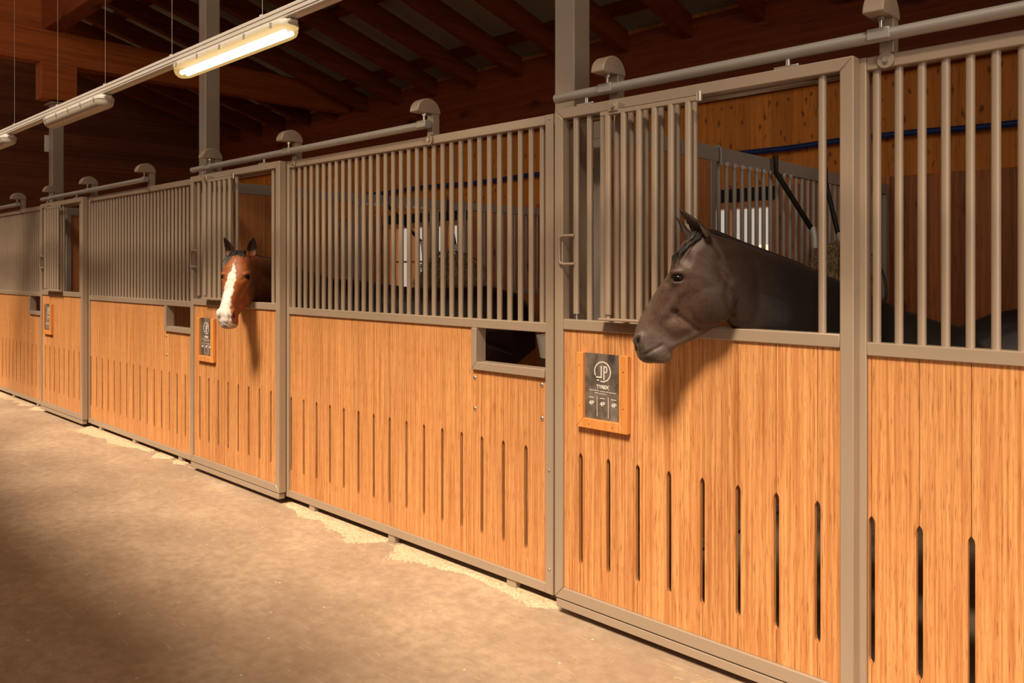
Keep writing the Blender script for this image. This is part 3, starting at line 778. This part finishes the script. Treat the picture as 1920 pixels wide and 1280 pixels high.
UPD = [((.030,1.630),(-.020,1.50),.058), ((-.000,1.634),(-.060,1.335),.064)]
NKD = [((-1.415,.09,1.592),(-1.405,.06,1.235),.078), ((-1.362,.20,1.556),(-1.31,.16,1.17),.088), ((-1.303,.30,1.518),(-1.22,.26,1.08),.10),
       ((-1.205,.43,1.449),(-1.10,.38,.97),.118), ((-1.116,.55,1.388),(-1.0,.49,.90),.135), ((-1.041,.63,1.337),(-.90,.56,.84),.155), ((-.954,.70,1.300),(-.80,.63,.78),.175),
       ((-.881,.76,1.278),(-.70,.70,.74),.20), ((-.78,.82,1.335),(-.58,.78,.70),.225), ((-.655,.89,1.366),(-.46,.86,.66),.245), ((-.40,1.0,1.350),(-.30,1.0,.62),.27),
       ((-.10,1.13,1.300),(-.05,1.13,.61),.285), ((.25,1.28,1.300),(.25,1.28,.64),.285), ((.55,1.41,1.345),(.55,1.41,.72),.27), ((.75,1.50,1.30),(.75,1.5,.80),.22), ((.87,1.55,1.18),(.87,1.55,.92),.13)]
fd = Vector((-.92,-.39)); nd = Vector((.39,-.92))
LGD = []
for s in (-1, 1):
    LGD.append(leg_front(-.50+nd.x*.13*s, .87+nd.y*.13*s, fd.x, fd.y, .80)); LGD.append(leg_hind(.60+nd.x*.14*s, 1.43+nd.y*.14*s, fd.x, fd.y, .95))
EARD = [((.020,1.626,.046),(.107,1.728,.058),(.85,.40,.2),.037,DART), ((.066,1.616,-.046),(.124,1.708,-.050),(.5,-.8,-.1),.019,DART)]
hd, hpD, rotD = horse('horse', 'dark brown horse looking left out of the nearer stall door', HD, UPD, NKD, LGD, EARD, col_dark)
paths = []; R_ = np.random.default_rng(21)
for i in range(95):
    l0 = R_.uniform(-.034,.056); a0 = R_.uniform(.010,.050)
    e = l0*1.35+R_.normal()*.022; L_ = R_.uniform(.03,.125); f_ = R_.uniform(.35,.62)
    p0 = hpD(a0, 1.646+R_.uniform(-.008,.004), l0*.8); p1 = hpD(a0+.022, 1.634-L_*.2, l0*1.15); p2 = hpD(.062+L_*f_, 1.618-L_*.62, (l0+e)*.62); p3 = hpD(.066+L_*f_, 1.602-L_*.9, e)
    paths.append([p0,p1,p2,p3])
locks(paths, 'forelock', M['hair'], hd, .0019)
crest = [hpD(.012,1.642), (-1.500,.03,1.640), (-1.415,.09,1.595), (-1.362,.20,1.559), (-1.303,.30,1.521), (-1.205,.43,1.452), (-1.116,.55,1.390), (-1.041,.63,1.339), (-.954,.70,1.302)]
paths = []
for i in range(260):
    q = i/259*(len(crest)-1.001); k = int(q); p = Vector(lerp(crest[k], crest[k+1], q-k)); d = (Vector(crest[k+1])-Vector(crest[k])).normalized()
    far = Vector((-d.y, d.x, 0)).normalized(); far = far if far.y > 0 or far.x < 0 else -far
    far = Vector((-.6,.8,0)); L_ = R_.uniform(.08,.16)
    paths.append([p+Vector((0,0,-.004)), p+far*.035+Vector((0,0,.006)), p+far*.085+Vector((0,0,-.05))+d*.02, p+far*.105+Vector((0,0,-.05-L_))+d*.04])
locks(paths, 'mane', M['hair'], hd, .0055)

# --- bay horse with a white blaze
HB = frame((-5.02,-.03,1.583), 313, 1.07, -4)
def col_bay(co, a, l, z, no):
    n = len(a); c = np.tile(np.array([.36,.105,.026]), (n,1))
    jit = .0035*np.sin(z*90)+.002*np.sin(z*210+2)
    cen = -.004+.010*sm(-z, -1.40, -1.25)*-1
    hw = np.interp(z, [1.15,1.24,1.32,1.42,1.48,1.515,1.545,1.56], [.060,.052,.034,.027,.025,.013,.004,0])
    head = (a > -.15) & (z > 1.08) & (np.abs(l) < .14)
    top = sm(a-np.interp(z, [1.15,1.20,1.24,1.32,1.40,1.49,1.60],[.155,.195,.20,.20,.160,.095,.03]), 0, .012)
    bl = (1-sm(np.abs(l-cen+jit), hw-.004, hw+.004))*top*(z < 1.585)*(z > 1.16)*head
    c = c*(1-bl[:,None])+np.array([.92,.88,.82])*bl[:,None]
    mzz = sm(-z, -1.215, -1.19)*head*(.5+.5*np.sin(l*150+z*90)*np.sin(z*170+l*40)); c = c*(1-mzz[:,None])+np.array([.16,.13,.115])*mzz[:,None]
    pk = sm(-z, -1.175, -1.150)*head; c = c*(1-pk[:,None])+np.array([.42,.24,.18])*pk[:,None]
    nos = np.exp(-((a-.255)/.012)**2-((z-1.236)/.024)**2)*(np.abs(l) > .02); c = c*(1-.9*nos[:,None])
    eye = np.exp(-((a-.113)/.026)**2-((z-1.472)/.017)**2)*(np.abs(l) > .05); c = c*(1-.85*eye[:,None])
    jaw = sm(np.abs(l), .055, .075)*sm(-a, -.10, -.02)*head; c = c*(1-.35*jaw[:,None])
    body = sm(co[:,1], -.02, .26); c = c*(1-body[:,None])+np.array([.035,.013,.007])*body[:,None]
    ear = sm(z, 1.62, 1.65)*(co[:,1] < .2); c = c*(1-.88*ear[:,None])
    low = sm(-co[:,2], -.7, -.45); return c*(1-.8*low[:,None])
UPB = [((.030,1.630),(-.020,1.50),.060), ((-.010,1.632),(-.070,1.36),.068)]
NKB = [((-5.08,.10,1.600),(-5.06,.12,1.27),.080), ((-5.11,.26,1.575),(-5.08,.24,1.16),.095), ((-5.12,.42,1.530),(-5.09,.37,1.06),.115), ((-5.12,.58,1.480),(-5.07,.48,.96),.135),
       ((-5.10,.74,1.435),(-5.02,.62,.82),.17), ((-5.04,.88,1.430),(-4.96,.78,.72),.215), ((-4.90,1.02,1.400),(-4.86,.98,.64),.25), ((-4.70,1.18,1.370),(-4.68,1.18,.62),.27),
       ((-4.45,1.38,1.370),(-4.45,1.38,.66),.27), ((-4.25,1.54,1.385),(-4.25,1.54,.74),.25), ((-4.08,1.67,1.33),(-4.08,1.67,.80),.21), ((-3.97,1.76,1.20),(-3.97,1.76,.92),.12)]
fb = Vector((-.78,-.62)); nb = Vector((.62,-.78)); LGB = []
for s in (-1, 1):
    LGB.append(leg_front(-4.98+nb.x*.13*s, .80+nb.y*.13*s, fb.x, fb.y, .82)); LGB.append(leg_hind(-4.20+nb.x*.14*s, 1.58+nb.y*.14*s, fb.x, fb.y, .95))
EARB = [((.012,1.620,.060),(.018,1.732,.074),(.75,.45,0),.036,LEAF), ((.012,1.620,-.060),(.018,1.732,-.108),(.75,-.45,0),.036,LEAF)]
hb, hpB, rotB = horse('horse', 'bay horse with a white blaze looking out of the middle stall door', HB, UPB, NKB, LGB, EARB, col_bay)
paths = []
for i in range(150):
    l0 = R_.uniform(-.040,.038); a0 = R_.uniform(.0,.055); L_ = R_.uniform(.03,.09)
    e = l0*1.3-R_.uniform(.0,.045)
    paths.append([hpB(a0,1.642,l0), hpB(a0+.03,1.640-L_*.2,l0*1.15-.005), hpB(.068+L_*.42,1.624-L_*.60,(l0+e)*.6), hpB(.078+L_*.42,1.612-L_*.80,e)])
locks(paths, 'forelock', M['greyhair'], hb, .0022)
crest = [hpB(.01,1.638), (-5.08,.10,1.603), (-5.11,.26,1.578), (-5.12,.42,1.533), (-5.12,.58,1.483), (-5.10,.74,1.438)]; paths = []
for i in range(170):
    q = i/169*(len(crest)-1.001); k = int(q); p = Vector(lerp(crest[k], crest[k+1], q-k)); far = Vector((-.97,-.2,0)); L_ = R_.uniform(.07,.15)
    paths.append([p+Vector((0,0,-.004)), p+far*.035+Vector((0,0,.005)), p+far*.085+Vector((0,0,-.05)), p+far*.110+Vector((0,0,-.05-L_))])
locks(paths, 'mane', M['hair'], hb, .0055)
